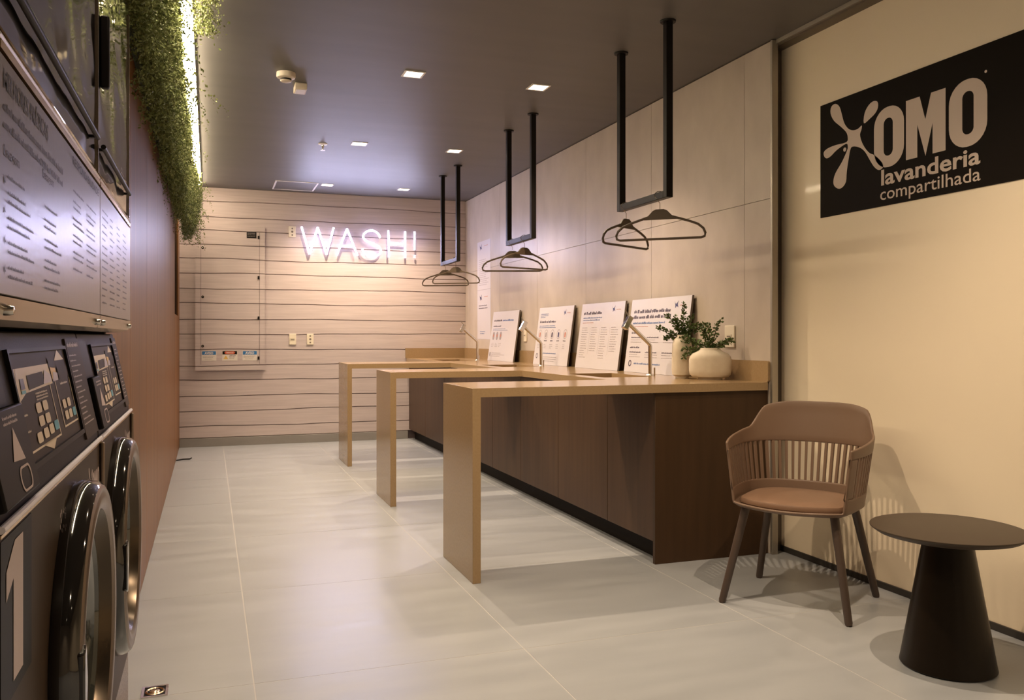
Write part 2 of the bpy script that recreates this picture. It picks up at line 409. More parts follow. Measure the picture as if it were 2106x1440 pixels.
cy = [3.842, 4.375, 5.100, 5.800, 6.450, 7.190, 7.930, 8.690, 9.470]
cl = ['at the end by the armchair', 'second from the armchair end', 'third from the armchair end', 'fourth from the armchair end',
      'fifth from the armchair end, behind the tables', 'sixth from the armchair end, behind the tables', 'second from the boarded back wall', 'against the boarded back wall']
for k in range(8):
    y0, y1 = cy[k], cy[k+1]
    t = thing('base_cabinet', 'dark brown wooden base cabinet under the counter, '+cl[k], 'cabinet', (2.45,(y0+y1)/2,0), 0, 'base cabinets under the counter')
    obj('body', B().box(2.147, 2.77, y0+0.001, y1-0.001, 0.115, 0.690).box(2.147, 2.19, y0+0.001, y1-0.001, 0.690, 0.862), 'walnut_side', t)
    obj('door', B().box(2.127, 2.146, y0+0.002, y1-0.002, 0.110, 0.862), 'walnut', t, bevel=0.001, segs=1)
    obj('kick_board', B().box(2.195, 2.215, y0, y1, 0.0, 0.115), 'kick', t)
tag(obj('cabinet_end_panel', B().box(2.122, 2.798, 3.818, 3.841, 0.0, 0.866), 'walnut_side', bevel=0.001, segs=1),
    'tall dark brown wooden panel closing the counter end beside the armchair', 'panel')

def faucet(y, label):
    x = 2.60; t = thing('faucet', label, 'faucet', (x,y,ZT), 0, 'slanted chrome faucets along the counter')
    obj('base_ring', B().lathe([(0.001,0.008),(0.022,0.008),(0.025,0.0)], (x,y,ZT), n=18), 'chrome', t, smooth=True)
    b = B().tube([(x,y,ZT+0.006),(x,y,1.095),(x-0.012,y,1.112),(x-0.15,y,1.232)], 0.0125, 12)
    obj('spout', b, 'chrome', t, smooth=True)
    hx, hz = x-0.158, 1.240
    c, s = math.cos(math.radians(60)), math.sin(math.radians(60))
    pts = []
    for dx, dz in ((-0.045,-0.017),(0.042,-0.017),(0.042,0.017),(-0.045,0.017)):
        pts.append((hx+dx*c-dz*s, hz+dx*s+dz*c))
    hd = obj('head', B().prism(pts, y-0.019, y+0.019, 'y'), 'chrome', t, bevel=0.003)
    obj('lever', B().tube([(hx+0.008,y,hz+0.035),(hx-0.012,y+0.01,hz+0.072)], 0.004, 6), 'chrome', hd)
    obj('soap_pump', B().tube([(x+0.0,y-0.055,ZT),(x+0.0,y-0.055,ZT+0.05)], 0.005, 8), 'chrome', t)
faucet(4.74, 'slanted chrome faucet in front of the large notice nearest the vases')
faucet(6.60, 'slanted chrome faucet between the second and third tables')
faucet(8.39, 'slanted chrome faucet nearest the boarded back wall')

# ------------------------------------------------------------------ notices leaning on the wall above the counter
def notice(y0, y1, label, layout):
    t = thing('notice_board', label, 'sign', (2.72,(y0+y1)/2,ZT), 0, 'white notices leaning on the tiled wall')
    zb, zt, xb, xt = ZT+0.001, 1.405, 2.708, 2.776
    b = B().hexa([(xb,y0,zb),(xb+0.012,y0,zb),(xb+0.012,y1,zb),(xb,y1,zb),(xt,y0,zt),(xt+0.012,y0,zt),(xt+0.012,y1,zt),(xt,y1,zt)])
    obj('board', b, 'board_edge', t)
    fr = frame((xb-0.0015,y1,zb), (0,-1,0), (xt-xb,0,zt-zb)); W = y1-y0; H = math.hypot(xt-xb, zt-zb)
    b = B(); b.quad2(fr, 0.0, 0, W-0.002, H, 0.0)
    sh = obj('paper_sheet', b, 'paper', t)
    layout(fr, W, H, sh); return t
def header_logo(fr, W, H, p):
    shape([smoothloop([(x*0.05+W-0.20, y*0.05+H-0.075) for x, y in ((0,0.9),(0.25,0.6),(0.55,0.62),(0.95,0.95),(0.8,0.55),(1.0,0.1),(0.6,0.25),(0.3,0.0),(0.25,0.35))])], fr, 'navy_print', p, 'emblem', 0.001)
    lines(fr, [(W-0.13,H-0.06,0.07,0.006)], 'ink_orange', p, seed=5, d=0.001)
def bar_rows(x, y, n, dy, L, h, seed=3):
    r = random.Random(seed); return [(x, y-k*dy, L*r.uniform(0.6,1.0), h) for k in range(n)]
def lay1(fr, W, H, p):
    lines(fr, [(0.06,H-0.10,0.25,0.018)], 'ink_dark', p, seed=1); lines(fr, [(0.33,H-0.10,0.32,0.018)], 'ink_blue', p, seed=2)
    lines(fr, [(0.06,H-0.155,0.24,0.014)], 'ink_dark', p, seed=3); lines(fr, bar_rows(0.06,H-0.18,2,0.014,0.55,0.006), 'ink_blue', p, seed=4)
    for k in range(3):
        shape([rrect(0.07+0.11*k,0.13+0.11*k,H-0.29,H-0.205,0.028)], fr, 'ink_grey', p, 'pictogram', 0.001)
        shape([circle(0.10+0.11*k,H-0.245,0.016)], fr, 'ink_orange', p, 'pictogram', 0.0016)
        lines(fr, bar_rows(0.06+0.11*k,H-0.325,3,0.016,0.08,0.006,k), 'ink_grey', p, seed=k)
    lines(fr, bar_rows(0.11,0.075,3,0.016,0.40,0.006,8), 'ink_grey', p, seed=9)
    shape([circle(0.055,0.065,0.018), circle(0.055,0.065,0.012)], fr, 'ink_dark', p, 'pictogram', 0.001)
def lay2(fr, W, H, p):
    header_logo(fr, W, H, p)
    lines(fr, bar_rows(0.05,H-0.06,3,0.015,0.18,0.007,2), 'ink_blue', p, seed=3)
    lines(fr, [(0.05,H-0.135,0.36,0.020)], 'ink_dark', p, seed=4); lines(fr, bar_rows(0.05,H-0.165,2,0.014,0.42,0.007,5), 'ink_blue', p, seed=6)
    for k, c in enumerate(('ink_orange','ink_grey','ink_dark','navy_print','ink_orange')):
        x = 0.085+0.14*k
        shape([rrect(x-0.038,x+0.038,H-0.275,H-0.195,0.036), rrect(x-0.034,x+0.034,H-0.271,H-0.199,0.032)], fr, 'ink_grey', p, 'pictogram', 0.001)
        shape([rrect(x-0.016,x+0.014,H-0.262,H-0.218,0.012)], fr, c, p, 'pictogram', 0.001)
        lines(fr, [(x-0.03,H-0.295,0.06,0.010)], 'ink_dark', p, seed=k)
        lines(fr, bar_rows(x-0.035,H-0.325,3,0.015,0.07,0.005,k), 'ink_grey', p, seed=k+3)
    lines(fr, [(0.20,0.095,0.30,0.010)], 'ink_blue', p, seed=8); lines(fr, bar_rows(0.20,0.065,3,0.017,0.34,0.006,6), 'ink_grey', p, seed=7)
    shape([circle(0.07,0.075,0.022), circle(0.07,0.075,0.015)], fr, 'ink_dark', p, 'pictogram', 0.001)
def lay3(fr, W, H, p):
    header_logo(fr, W, H, p)
    lines(fr, [(0.05,H-0.085,0.32,0.022)], 'ink_dark', p, seed=1); lines(fr, bar_rows(0.05,H-0.115,2,0.018,0.48,0.010,4), 'ink_blue', p, seed=2)
    lines(fr, [(0.05,H-0.152,0.2,0.006)], 'ink_orange', p, seed=5)
    for k in range(4):
        lines(fr, bar_rows(0.05+0.17*k,H-0.19,[14,11,14,11][k],0.0175,0.125,0.006,k+11), 'ink_grey', p, seed=k+20)
        if k: b = B(); b.quad2(fr, 0.03+0.17*k, H-0.39, 0.0315+0.17*k, H-0.19, 0.0006); obj('rule', b, 'ink_grey', p)
def lay4(fr, W, H, p):
    header_logo(fr, W, H, p)
    lines(fr, [(0.05,H-0.095,0.50,0.023),(0.05,H-0.133,0.50,0.023)], 'ink_dark', p, seed=1)
    lines(fr, [(0.05,H-0.170,0.44,0.015)], 'ink_blue', p, seed=2); lines(fr, [(0.05,H-0.190,0.22,0.006)], 'ink_orange', p, seed=3)
    for r, zz in ((0,H-0.235),(1,H-0.335)):
        lines(fr, [(0.05,zz,0.13,0.013)], 'ink_dark', p, seed=4+r)
        for k in range(3):
            lines(fr, [(0.05+0.22*k,zz-0.03,0.16,0.009)], 'ink_dark', p, seed=6+k+r)
            lines(fr, bar_rows(0.05+0.22*k,zz-0.045,2,0.016,0.17,0.005,k+r), 'ink_grey', p, seed=9+k+r)
    lines(fr, [(0.13,0.055,0.36,0.012)], 'ink_blue', p, seed=12)
    shape([circle(0.075,0.06,0.022), circle(0.075,0.06,0.014)], fr, 'ink_dark', p, 'pictogram', 0.001)
notice(7.60, 8.38, 'white leaning notice with three small pictures, farthest of the four on the counter', lay1)
notice(6.31, 7.07, 'white leaning notice with a row of five round pictures on the counter', lay2)
notice(5.41, 6.15, 'white leaning notice with four columns of small text on the counter', lay3)
notice(4.53, 5.31, 'white leaning notice with two-line bold heading behind the vases', lay4)
t = thing('wall_poster', 'tall narrow white poster taped high on the tiled wall near the corner', 'poster', (XR,8.8,1.12))
fr = fr_right(9.03, 1.124, XR-0.001)
obj('paper_sheet', B().box(XR-0.0012, XR, 8.56, 9.03, 1.124, 2.19), 'paper', t)
for zz in (0.97, 0.42):
    shape([smoothloop([(x*0.09+0.08, y*0.07+zz) for x, y in ((0,0.9),(0.25,0.6),(0.55,0.62),(0.95,0.95),(0.8,0.55),(1.0,0.1),(0.6,0.25),(0.3,0.0),(0.25,0.35))])], fr, 'navy_print', t, 'emblem', 0.001)
    lines(fr, [(0.25,zz+0.035,0.12,0.01)], 'ink_orange', t, seed=2)
lines(fr, bar_rows(0.06,0.86,14,0.021,0.36,0.008,3), 'ink_grey', t, seed=4)
lines(fr, bar_rows(0.06,0.36,2,0.028,0.34,0.012,5), 'ink_dark', t, seed=6)
lines(fr, bar_rows(0.10,0.08,2,0.022,0.25,0.009,7), 'ink_blue', t, seed=8)
b = B(); b.quad2(fr, 0.0, 0.535, 0.47, 0.538, 0.001); obj('rule', b, 'ink_grey', t)

# ------------------------------------------------------------------ vases and sprigs
def vase(x, y, prof, sx, sy, rz, label):
    b = B().lathe(prof, (0,0,0), n=40, sx=sx, sy=sy)
    o = obj('vase', b, 'ceramic', None, smooth=True); o.location = (x,y,ZT); o.rotation_euler = (0,0,rz)
    tag(o, label, 'vase', 'cream vases on the counter'); return o
tallp = [(0.001,0.0),(0.036,0.0),(0.040,0.006),(0.040,0.012),(0.056,0.022),(0.059,0.05),(0.058,0.15),(0.055,0.20),(0.045,0.228),(0.032,0.240),(0.029,0.252),(0.026,0.252),(0.026,0.235),(0.04,0.215),(0.001,0.20)]
widep = [(0.001,0.0),(0.066,0.0),(0.068,0.010),(0.100,0.016),(0.113,0.028),(0.117,0.050),(0.117,0.110),(0.112,0.130),(0.098,0.146),(0.070,0.160),(0.058,0.168),(0.054,0.178),(0.048,0.178),(0.050,0.166),(0.07,0.150),(0.001,0.14)]
RZV = -0.64
vase(2.585, 4.335, tallp, 1, 1, 0, 'tall slim cream ceramic vase in front of the notice')
vase(2.655, 4.150, widep, 1, 0.55, RZV, 'wide squat cream ceramic vase at the counter end')
def sprig(x, y, z, dirs, label, seed):
    r = random.Random(seed); t = thing('plant_sprig', label, 'plant', (x,y,z), 0, 'green sprigs in the cream vases')
    st = B(); lf = B()
    for (dx, dy, dz, L) in dirs:
        d = Vector((dx,dy,dz)).normalized(); p = Vector((x,y,z)); pts = [p.copy()]
        n = 7
        for k in range(n):
            d = (d + Vector((r.uniform(-.16,.16), r.uniform(-.16,.16), r.uniform(-.13,.08)))).normalized()
            p = p + d*(L/n); pts.append(p.copy())
            for q in range(14):
                a = Vector((r.uniform(-1,1), r.uniform(-1,1), r.uniform(-.7,1))).normalized()
                a = (a + d*0.5).normalized(); s = r.uniform(0.013,0.023)
                c = p + a*0.006 - d*r.uniform(0,L/n)
                u = a.cross(Vector((r.uniform(-1,1),r.uniform(-1,1),r.uniform(-1,1)))).normalized()*s*0.36
                nrm = a.cross(u).normalized()*s*0.12
                lf.add([c, c+a*s*0.5+u+nrm, c+a*s, c+a*s*0.5-u+nrm], [(0,1,2),(0,2,3)])
        st.tube(pts, 0.0022, 5)
    obj('stem', st, 'stem', t); obj('foliage', lf, 'sprig', t)
# image-right is about (+0.80,-0.60), image-left the opposite
R_ = (0.80,-0.60)
def D(a, up, dep=0.0, L=0.15): return (R_[0]*a-0.6*dep*0, R_[1]*a+0.8*dep*0, up, L)
sprig(2.585, 4.335, ZT+0.235, [D(-0.9,0.45,L=0.15),D(-0.5,1.0,L=0.13),D(-0.15,1.2,L=0.16),D(0.15,1.2,L=0.20),D(0.45,1.0,L=0.14),D(0.9,0.45,L=0.15),D(0.6,0.7,L=0.12),D(-0.7,0.15,L=0.10)],
      'bushy green sprig standing in the tall vase', 3)
sprig(2.655, 4.150, ZT+0.165, [D(-1,0.35,L=0.20),D(-0.8,0.7,L=0.17),D(-0.4,0.9,L=0.14),D(0.1,1.1,L=0.14),D(0.5,1.1,L=0.18),D(0.9,0.5,L=0.14),D(-0.7,0.05,L=0.15),D(-0.95,-0.35,L=0.16),D(0.8,0.9,L=0.13)],
      'loose green sprig spilling over the wide vase', 5)

# ------------------------------------------------------------------ hanging rails and clothes hangers
def rail(y0, y1, label):
    x = 2.148; t = thing('hanging_rail', label, 'clothes rail', (x,(y0+y1)/2,CH), 0, 'black hanging rails over the counter')
    h = 0.018
    for y in (y0, y1):
        obj('post', B().box(x-h, x+h, y-h, y+h, 1.842, CH-0.003), 'black_metal', t, bevel=0.002)
        obj('flange', B().lathe([(0.001,-0.008),(0.038,-0.008),(0.040,0)], (x,y,CH), n=24), 'black_metal', t, smooth=True)
    obj('bar', B().box(x-h, x+h, y0+h, y1-h, 1.842, 1.842+2*h), 'black_metal', t, bevel=0.002)
rail(3.735, 4.245, 'black square-tube hanging rail nearest the armchair')
rail(5.61, 6.125, 'black square-tube hanging rail in the middle of the three')
rail(7.53, 8.07, 'black square-tube hanging rail nearest the boarded back wall')
def hanger(y, deg, label, wid=0.225):
    t = thing('clothes_hanger', label, 'hanger', (2.148,y,1.645), math.radians(deg), 'slim brown clothes hangers on the rails')
    k = wid/0.225
    lp = [(-0.205,0),(0.205,0),(0.222,0.006),(0.226,0.022),(0.216,0.046),(0.190,0.068),(0.150,0.084),(0.06,0.112),(0,0.118),(-0.06,0.112),(-0.150,0.084),(-0.190,0.068),(-0.216,0.046),(-0.226,0.022),(-0.222,0.006)]
    lp = [(a*k, c) for a, c in lp]
    obj('body', B().tube([(a,0,c) for a, c in lp], 0.0064, 8, closed=True), 'hanger', t, smooth=True, world=False)
    pl = [(-0.085*k,0.098),(0.085*k,0.098),(0.062*k,0.116),(0.036*k,0.143),(0.020*k,0.150),(-0.020*k,0.150),(-0.036*k,0.143),(-0.062*k,0.116)]
    obj('yoke', B().prism(pl, -0.0065, 0.0065, 'y'), 'hanger', t, bevel=0.002, world=False)
    z0 = 1.842+0.036-1.645; hk = [(0,0.148),(0,0.180),(-0.006,0.187)]
    for a in range(-60, 150, 15):
        hk.append((0.0-0.030*math.cos(math.radians(a))*1.0+0.0, z0-0.013+0.0285*math.sin(math.radians(a))*0.72))
    c, s = math.cos(math.radians(-deg)), math.sin(math.radians(-deg))
    obj('hook', B().tube([(a*c*1.0, a*s, z) for a, z in hk], 0.0019, 6), 'hook', t, smooth=True, world=False)
hanger(4.185, 30, 'slim brown hanger turned edge-on at the nearest rail')
hanger(3.815, -40, 'wide-looking brown hanger at the armchair end of the nearest rail')
hanger(6.04, -19, 'slim brown hanger at the far end of the middle rail')
hanger(5.78, 21, 'slim brown hanger at the near end of the middle rail')
hanger(7.97, -26, 'slim brown hanger at the far end of the back rail')
hanger(7.60, -33, 'slim brown hanger at the near end of the back rail')

# ------------------------------------------------------------------ black sign on the film-covered glass
sg = thing('logo_sign', 'large black sign with OMO splash logo on the beige glass partition', 'sign', (XG,2.9,1.75))
obj('panel', B().box(XG-0.004, XG, 2.13, 3.53, 1.748, 2.312), 'sign_black', sg)
fr = fr_right(3.53, 1.75, XG-0.0046)
spl = [(0.076,0.507),(0.082,0.538),(0.111,0.545),(0.14,0.523),(0.157,0.479),(0.173,0.436),(0.201,0.402),(0.234,0.387),(0.266,0.387),(0.29,0.397),(0.288,0.378),(0.279,0.357),(0.288,0.325),(0.309,0.29),(0.34,0.257),(0.373,0.24),(0.416,0.201),(0.426,0.178),(0.411,0.167),(0.391,0.170),(0.366,0.191),(0.34,0.227),(0.309,0.271),(0.272,0.298),(0.229,0.310),(0.214,0.298),(0.203,0.257),(0.19,0.197),(0.185,0.151),(0.162,0.128),(0.134,0.124),(0.105,0.141),(0.096,0.166),(0.111,0.204),(0.157,0.251),(0.192,0.299),(0.197,0.317),(0.186,0.333),(0.123,0.317),(0.076,0.294),(0.047,0.29),(0.029,0.304),(0.027,0.324),(0.053,0.337),(0.111,0.342),(0.186,0.340),(0.197,0.36),(0.185,0.39),(0.145,0.427),(0.1,0.465)]
drp = [(0.304,0.404),(0.309,0.45),(0.335,0.481),(0.366,0.492),(0.391,0.482),(0.393,0.455),(0.376,0.433),(0.34,0.415)]
def logo(fr, m, parent, k=1.0, ox=0.0, oy=0.0, words=True):
    q = lambda L: [(ox+k*a, oy+k*c) for a, c in L]
    shape([q(smoothloop(spl,3))], fr, m, parent, 'emblem')
    shape([q(smoothloop(drp,3))], fr, m, parent, 'emblem')
    shape([q(circle(0.176,0.307,0.010))], fr, m, parent, 'emblem')
    shape([q(rrect(0.369,0.55,0.170,0.444,0.085)), q(rrect(0.429,0.484,0.222,0.393,0.026))], fr, m, parent, 'lettering')
    shape([q([(0.561,0.441),(0.638,0.441),(0.669,0.335),(0.700,0.441),(0.776,0.441),(0.776,0.180),(0.708,0.180),(0.708,0.310),(0.670,0.178),(0.625,0.322),(0.625,0.180),(0.561,0.180)])], fr, m, parent, 'lettering')
    shape([q(rrect(0.793,0.979,0.172,0.446,0.088)), q(rrect(0.860,0.915,0.222,0.397,0.026))], fr, m, parent, 'lettering')
    shape([q(circle(0.972,0.452,0.006))], fr, m, parent, 'lettering')
    if words:
        f2 = fr @ Matrix.Translation((ox+k*0.408, oy+k*0.094, 0)); text('lavanderia', f2, k*0.072, m, parent, width=k*0.533, bold=0.022)
        f3 = fr @ Matrix.Translation((ox+k*0.404, oy+k*0.026, 0)); text('compartilhada', f3, k*0.058, m, parent, width=k*0.540, bold=0.004)
logo(fr, 'sign_white', sg)

# ------------------------------------------------------------------ washing machines and dryers
XF = -0.220
UNITS = [(1.085, 2.016), (2.022, 2.762)]
DOORY = [1.650, 2.345]
nm = ['nearer', 'farther']
pl = thing('machine_plinth', 'low speckled grey stone plinth under the washing machines', 'plinth', (-0.6,1.9,0))
obj('slab', B().box(-0.95, XF-0.006, 1.085, 2.765, 0.0, 0.236), 'granite', pl, bevel=0.003)
def door(y, z, parent):
    dr = obj('door', B().lathe([(0.264,0.0),(0.268,0.012),(0.262,0.034),(0.256,0.040)], (XF,y,z), 'x', 72), 'gloss_black', parent, smooth=True)
    obj('door_rim', B().lathe([(0.2558,0.040),(0.250,0.043),(0.246,0.0415),(0.240,0.0415),(0.236,0.044),(0.222,0.043),(0.214,0.038)], (XF,y,z), 'x', 72), 'bronze_light', dr, smooth=True)
    obj('inner_ring', B().lathe([(0.214,0.038),(0.207,0.022),(0.202,0.014),(0.194,0.012)], (XF,y,z), 'x', 72), 'bronze', dr, smooth=True)
    obj('glass_bowl', B().lathe([(0.194,0.012),(0.190,0.018),(0.180,0.018),(0.174,0.010),(0.168,0.012),(0.150,0.004),(0.12,-0.012),(0.07,-0.03),(0.001,-0.036)], (XF,y,z), 'x', 56), 'door_glass', dr, smooth=True)
    obj('handle', B().prism([(y-0.235,z+0.06),(y-0.255,z+0.05),(y-0.255,z-0.05),(y-0.235,z-0.06),(y-0.222,z)], XF+0.036, XF+0.048, 'x'), 'gloss_black', dr, bevel=0.003)
    return dr
for k, (y0, y1) in enumerate(UNITS):
    W = y1-y0; yc = (y0+y1)/2
    t = thing('washing_machine', ['dark front-loading washing machine nearest the viewer, numbered 1', 'dark front-loading washing machine beside the wood wall'][k], 'washing machine', (-0.6,yc,0.236), 0, 'washing machines under the dryers')
    obj('body', B().box(-0.93, XF, y0, y1, 0.237, 0.930), 'machine', t, bevel=0.004)
    # console leaning back
    xb, xt, zb, zt = XF-0.004, XF-0.048, 0.945, 1.158
    con = obj('console', B().prism([(-0.90,zb-0.014),(xb,zb-0.014),(xb,zb),(xt,zt),(-0.90,zt)], y0+0.002, y1-0.002, 'y'), 'console', t, bevel=0.003)
    obj('trim_strip', B().tube([(XF+0.002,y0,0.934),(XF+0.002,y1,0.934)], 0.0045, 8), 'trim_light', t, smooth=True)
    obj('trim_strip', B().box(XF-0.001, XF+0.002, y0, y1, 0.924, 0.928), 'trim_gold', t)
    obj('side_trim', B().box(XF, XF+0.010, y1-0.012, y1, 0.80, 0.926), 'bronze_light', t, bevel=0.004)
    H = math.hypot(xt-xb, zt-zb)
    fr = frame((xb,y0,zb), (0,1,0), (xt-xb,0,zt-zb))
    # display window
    a, c = (1.318-y0, 1.800-y0) if k == 0 else (2.180-y0, 2.625-y0)
    v0, v1 = 0.030, 0.185
    b = B()
    for q in ((a-0.008,c+0.008,v0-0.008,v0),(a-0.008,c+0.008,v1,v1+0.006),(a-0.008,a,v0,v1),(c,c+0.008,v0,v1)):
        x0, x1, yy0, yy1 = q
        b.hexa([fr @ Vector(p) for p in ((x0,yy0,0),(x1,yy0,0),(x1,yy1,0),(x0,yy1,0),(x0,yy0,0.006),(x1,yy0,0.006),(x1,yy1,0.006),(x0,yy1,0.006))])
    obj('display_bezel', b, 'black_plastic', con)
    b = B(); b.quad2(fr, a, v0, c, v1, 0.0012); ds = obj('display', b, 'panel_print', con)
    w_ = c-a; X = lambda u: a+u*w_; Y = lambda v: v0+v*(v1-v0)
    def poly(pts, m, nme, d=0.002): return shape([[(X(u),Y(v)) for u, v in pts]], fr, m, ds, nme, d)
    poly([(0.03,0.68),(0.07,0.86),(0.60,0.86),(0.56,0.78),(0.17,0.76),(0.16,0.66),(0.14,0.63)], 'cream_print', 'header_print')
    poly([(0.03,0.86),(0.60,0.86),(0.62,0.64),(0.15,0.62),(0.05,0.56)], 'cream_print', 'header_print', 0.0016)
    poly([(0.20,0.64),(0.20,0.78),(0.46,0.79),(0.48,0.66)], 'panel_print', 'header_print', 0.0024)
    poly([(0.44,0.66),(0.50,0.80),(0.60,0.74),(0.58,0.66)], 'purple_print', 'picture', 0.0028)
    poly([(0.62,0.68),(0.62,0.82),(0.72,0.80),(0.72,0.68)], 'yellow_print', 'picture', 0.0024)
    poly([(0.62,0.66),(0.66,0.76),(0.74,0.74),(0.73,0.66)], 'purple_print', 'picture', 0.0028)
    poly([(0.60,0.82),(0.61,0.92),(0.71,0.90),(0.70,0.80)], 'black_plastic', 'picture', 0.0024)
    poly([(0.76,0.66),(0.76,0.80),(0.98,0.82),(0.98,0.68)], 'panel_print', 'picture', 0.0024)
    poly([(0.08,0.66),(0.09,0.76),(0.14,0.76),(0.14,0.66)], 'navy_print', 'picture', 0.003)
    poly([(0.08,0.62),(0.085,0.65),(0.14,0.65),(0.14,0.62)], 'blue_print', 'picture', 0.003)
    poly([(0.74,0.88),(0.84,1.0),(0.95,0.88)], 'cream_print', 'arrow_print')
    poly([(0.22,0.10),(0.47,0.10),(0.38,0.0)], 'cream_print', 'arrow_print')
    def rule(u0, vv0, u1, vv1):
        b = B(); b.quad2(fr, X(u0), Y(vv0), X(u1), Y(vv1), 0.002); obj('rule', b, 'cream_print', ds)
    for q in ((0.04,0.08,0.05,0.60),(0.04,0.08,0.56,0.10),(0.55,0.08,0.56,0.66),(0.66,0.14,0.67,0.66),(0.66,0.13,0.98,0.15),(0.975,0.14,0.985,0.66)): rule(*q)
    for col, base in (((0.28,0.39),0.0),):
        for r in range(2):
            for cxx in col:
                pt = rrect(X(cxx-0.042), X(cxx+0.042), Y(0.40-r*0.13), Y(0.50-r*0.13), 0.006, 3)
                shape([pt], fr, 'cream_print', ds, 'button', 0.0024)
    for q, cxx in enumerate((0.20,0.31,0.41,0.51)):
        shape([rrect(X(cxx-0.040), X(cxx+0.040), Y(0.13+0.01*q), Y(0.23+0.01*q), 0.006, 3)], fr, 'blue_print' if q == 3 else 'cream_print', ds, 'button', 0.0024)
    for q, (cxx, r) in enumerate(((0.75,1),(0.85,1),(0.75,0),(0.84,0),(0.93,0))):
        shape([rrect(X(cxx-0.036), X(cxx+0.036), Y(0.20+0.13*r), Y(0.30+0.13*r), 0.005, 3)], fr, 'blue_print' if q == 4 else 'cream_print', ds, 'button', 0.0024)
    lines(fr, [(X(0.28),Y(0.58-0.03*q),w_*0.2,0.003) for q in range(3)]+[(X(0.76),Y(0.60),w_*0.16,0.004),(X(0.05),Y(0.42),w_*0.05,0.003),(X(0.05),Y(0.27),w_*0.05,0.003)], 'cream_print', ds, d=0.002)
    # detergent drawer on the near side of the console, dark slot above it
    d0, d1 = 0.008, a-0.024
    b = B(); b.hexa([fr @ Vector(p) for p in ((d0,0.004,0),(d1,0.004,0),(d1,0.118,0),(d0,0.118,0),(d0,0.004,0.012),(d1,0.004,0.012),(d1,0.118,0.012),(d0,0.118,0.012))])
    dw = obj('detergent_drawer', b, 'black_plastic', con, bevel=0.003)
    b = B(); b.quad2(fr, d0, 0.122, d1*0.86, 0.200, 0.0008); obj('drawer_slot', b, 'black_plastic', con)
    m_ = (d0+d1)/2
    shape([[(m_-0.02,0.052),(m_+0.045,0.048),(m_+0.012,0.092)]], fr, 'pink_print', dw, 'emblem', 0.0128)
    shape([rrect(m_-0.005,m_+0.060,0.010,0.042,0.015), rrect(m_+0.0,m_+0.055,0.013,0.039,0.012)], fr, 'pink_print', dw, 'emblem', 0.0128)
    lines(fr, [(m_-0.03,0.104,0.08,0.004),(m_-0.03,0.097,0.08,0.004)], 'pink_print', dw, d=0.0128, seed=4)
    # instruction strip on the far side of the console
    s0, s1 = c+0.028, W-0.012
    b = B(); b.hexa([fr @ Vector(p) for p in ((s0,0.006,0),(s1,0.006,0),(s1,0.205,0),(s0,0.205,0),(s0,0.006,0.004),(s1,0.006,0.004),(s1,0.205,0.004),(s0,0.205,0.004))])
    st = obj('instruction_strip', b, 'panel_print', con)
    lines(fr, [(s0+0.008,0.188,(s1-s0)*0.8,0.009)]+[(s0+0.008,0.170-0.0105*q,(s1-s0)*random.uniform(0.35,0.85),0.0032) for q in range(14)], 'pink_print', st, d=0.0048, seed=7+k)
    # front prints
    ff = fr_left(0, 0, XF)
    if k == 0:
        b = B(); b.box(XF, XF+0.0012, 1.087, 1.262, 0.725, 0.920); n1 = obj('number_plate', b, 'black_plastic', t)
        shape([[(1.150,0.742),(1.205,0.742),(1.205,0.908),(1.158,0.908),(1.112,0.880),(1.112,0.846),(1.150,0.864)]], ff, 'pink_print', n1, 'lettering', 0.0018)
    lx, lz, lk = (1.815,0.795,0.185) if k == 0 else (2.575,0.800,0.170)
    logo(ff, 'pink_print', t, lk, lx, lz)
    gy = 1.52 if k == 0 else 2.36
    lines(ff, [(gy,0.868,0.10,0.007),(gy,0.852,0.10,0.007)], 'pink_print', t, d=0.0006, seed=3)
    for q in ((gy-0.022,0.870),(gy-0.016,0.860),(gy-0.024,0.852),(gy-0.014,0.874)): shape([circle(q[0],q[1],0.004,10)], ff, 'pink_print', t, 'emblem')
    door(DOORY[k], 0.632, t)

    # dryer stacked above
    t2 = thing('tumble_dryer', ['mirror-dark steel tumble dryer stacked above the nearest washing machine', 'mirror-dark steel tumble dryer stacked beside the wood wall'][k], 'tumble dryer', (-0.6,yc,1.162), 0, 'tumble dryers above the washing machines')
    obj('body', B().box(-0.93, XF-0.022, y0, y1, 1.163, 2.125), 'machine', t2, bevel=0.010)
    obj('front_door', B().box(XF-0.022, XF-0.006, y0+0.004, y1-0.004, 1.500, 2.118), 'dark_mirror', t2, bevel=0.008)
    obj('edge_strip', B().box(XF-0.006, XF-0.002, y1-0.010, y1-0.002, 1.50, 2.10), 'steel', t2)
    obj('door_bar', B().tube([(XF+0.004,y0+0.02,1.562),(XF+0.004,y1-0.07,1.562)], 0.0055, 10), 'black_metal', t2, smooth=True)
    for yy in (y0+0.05, y1-0.08): obj('bar_bracket', B().box(XF-0.006, XF+0.004, yy, yy+0.010, 1.559, 1.565), 'black_metal', t2)
    obj('trim_strip', B().tube([(XF-0.003,y0+0.004,1.490),(XF-0.003,y1-0.004,1.490)], 0.0040, 8), 'trim_light', t2, smooth=True)
    obj('trim_strip', B().box(XF-0.012, XF+0.001, y0+0.004, y1-0.004, 1.474, 1.484), 'trim_gold', t2)
    h0 = y0+0.05
    obj('pull_handle', B().box(XF-0.006, XF+0.012, h0, h0+0.022, 1.70, 1.86), 'black_plastic', t2, bevel=0.004)
    film = obj('instruction_film', B().box(XF-0.022, XF, y0, y1, 1.198, 1.470), 'film_grey', t2, bevel=0.001, segs=1)
    obj('bottom_lip', B().prism([(XF-0.03,1.196),(XF+0.001,1.196),(XF-0.006,1.170),(XF-0.03,1.163)], y0, y1, 'y'), 'steel', t2)
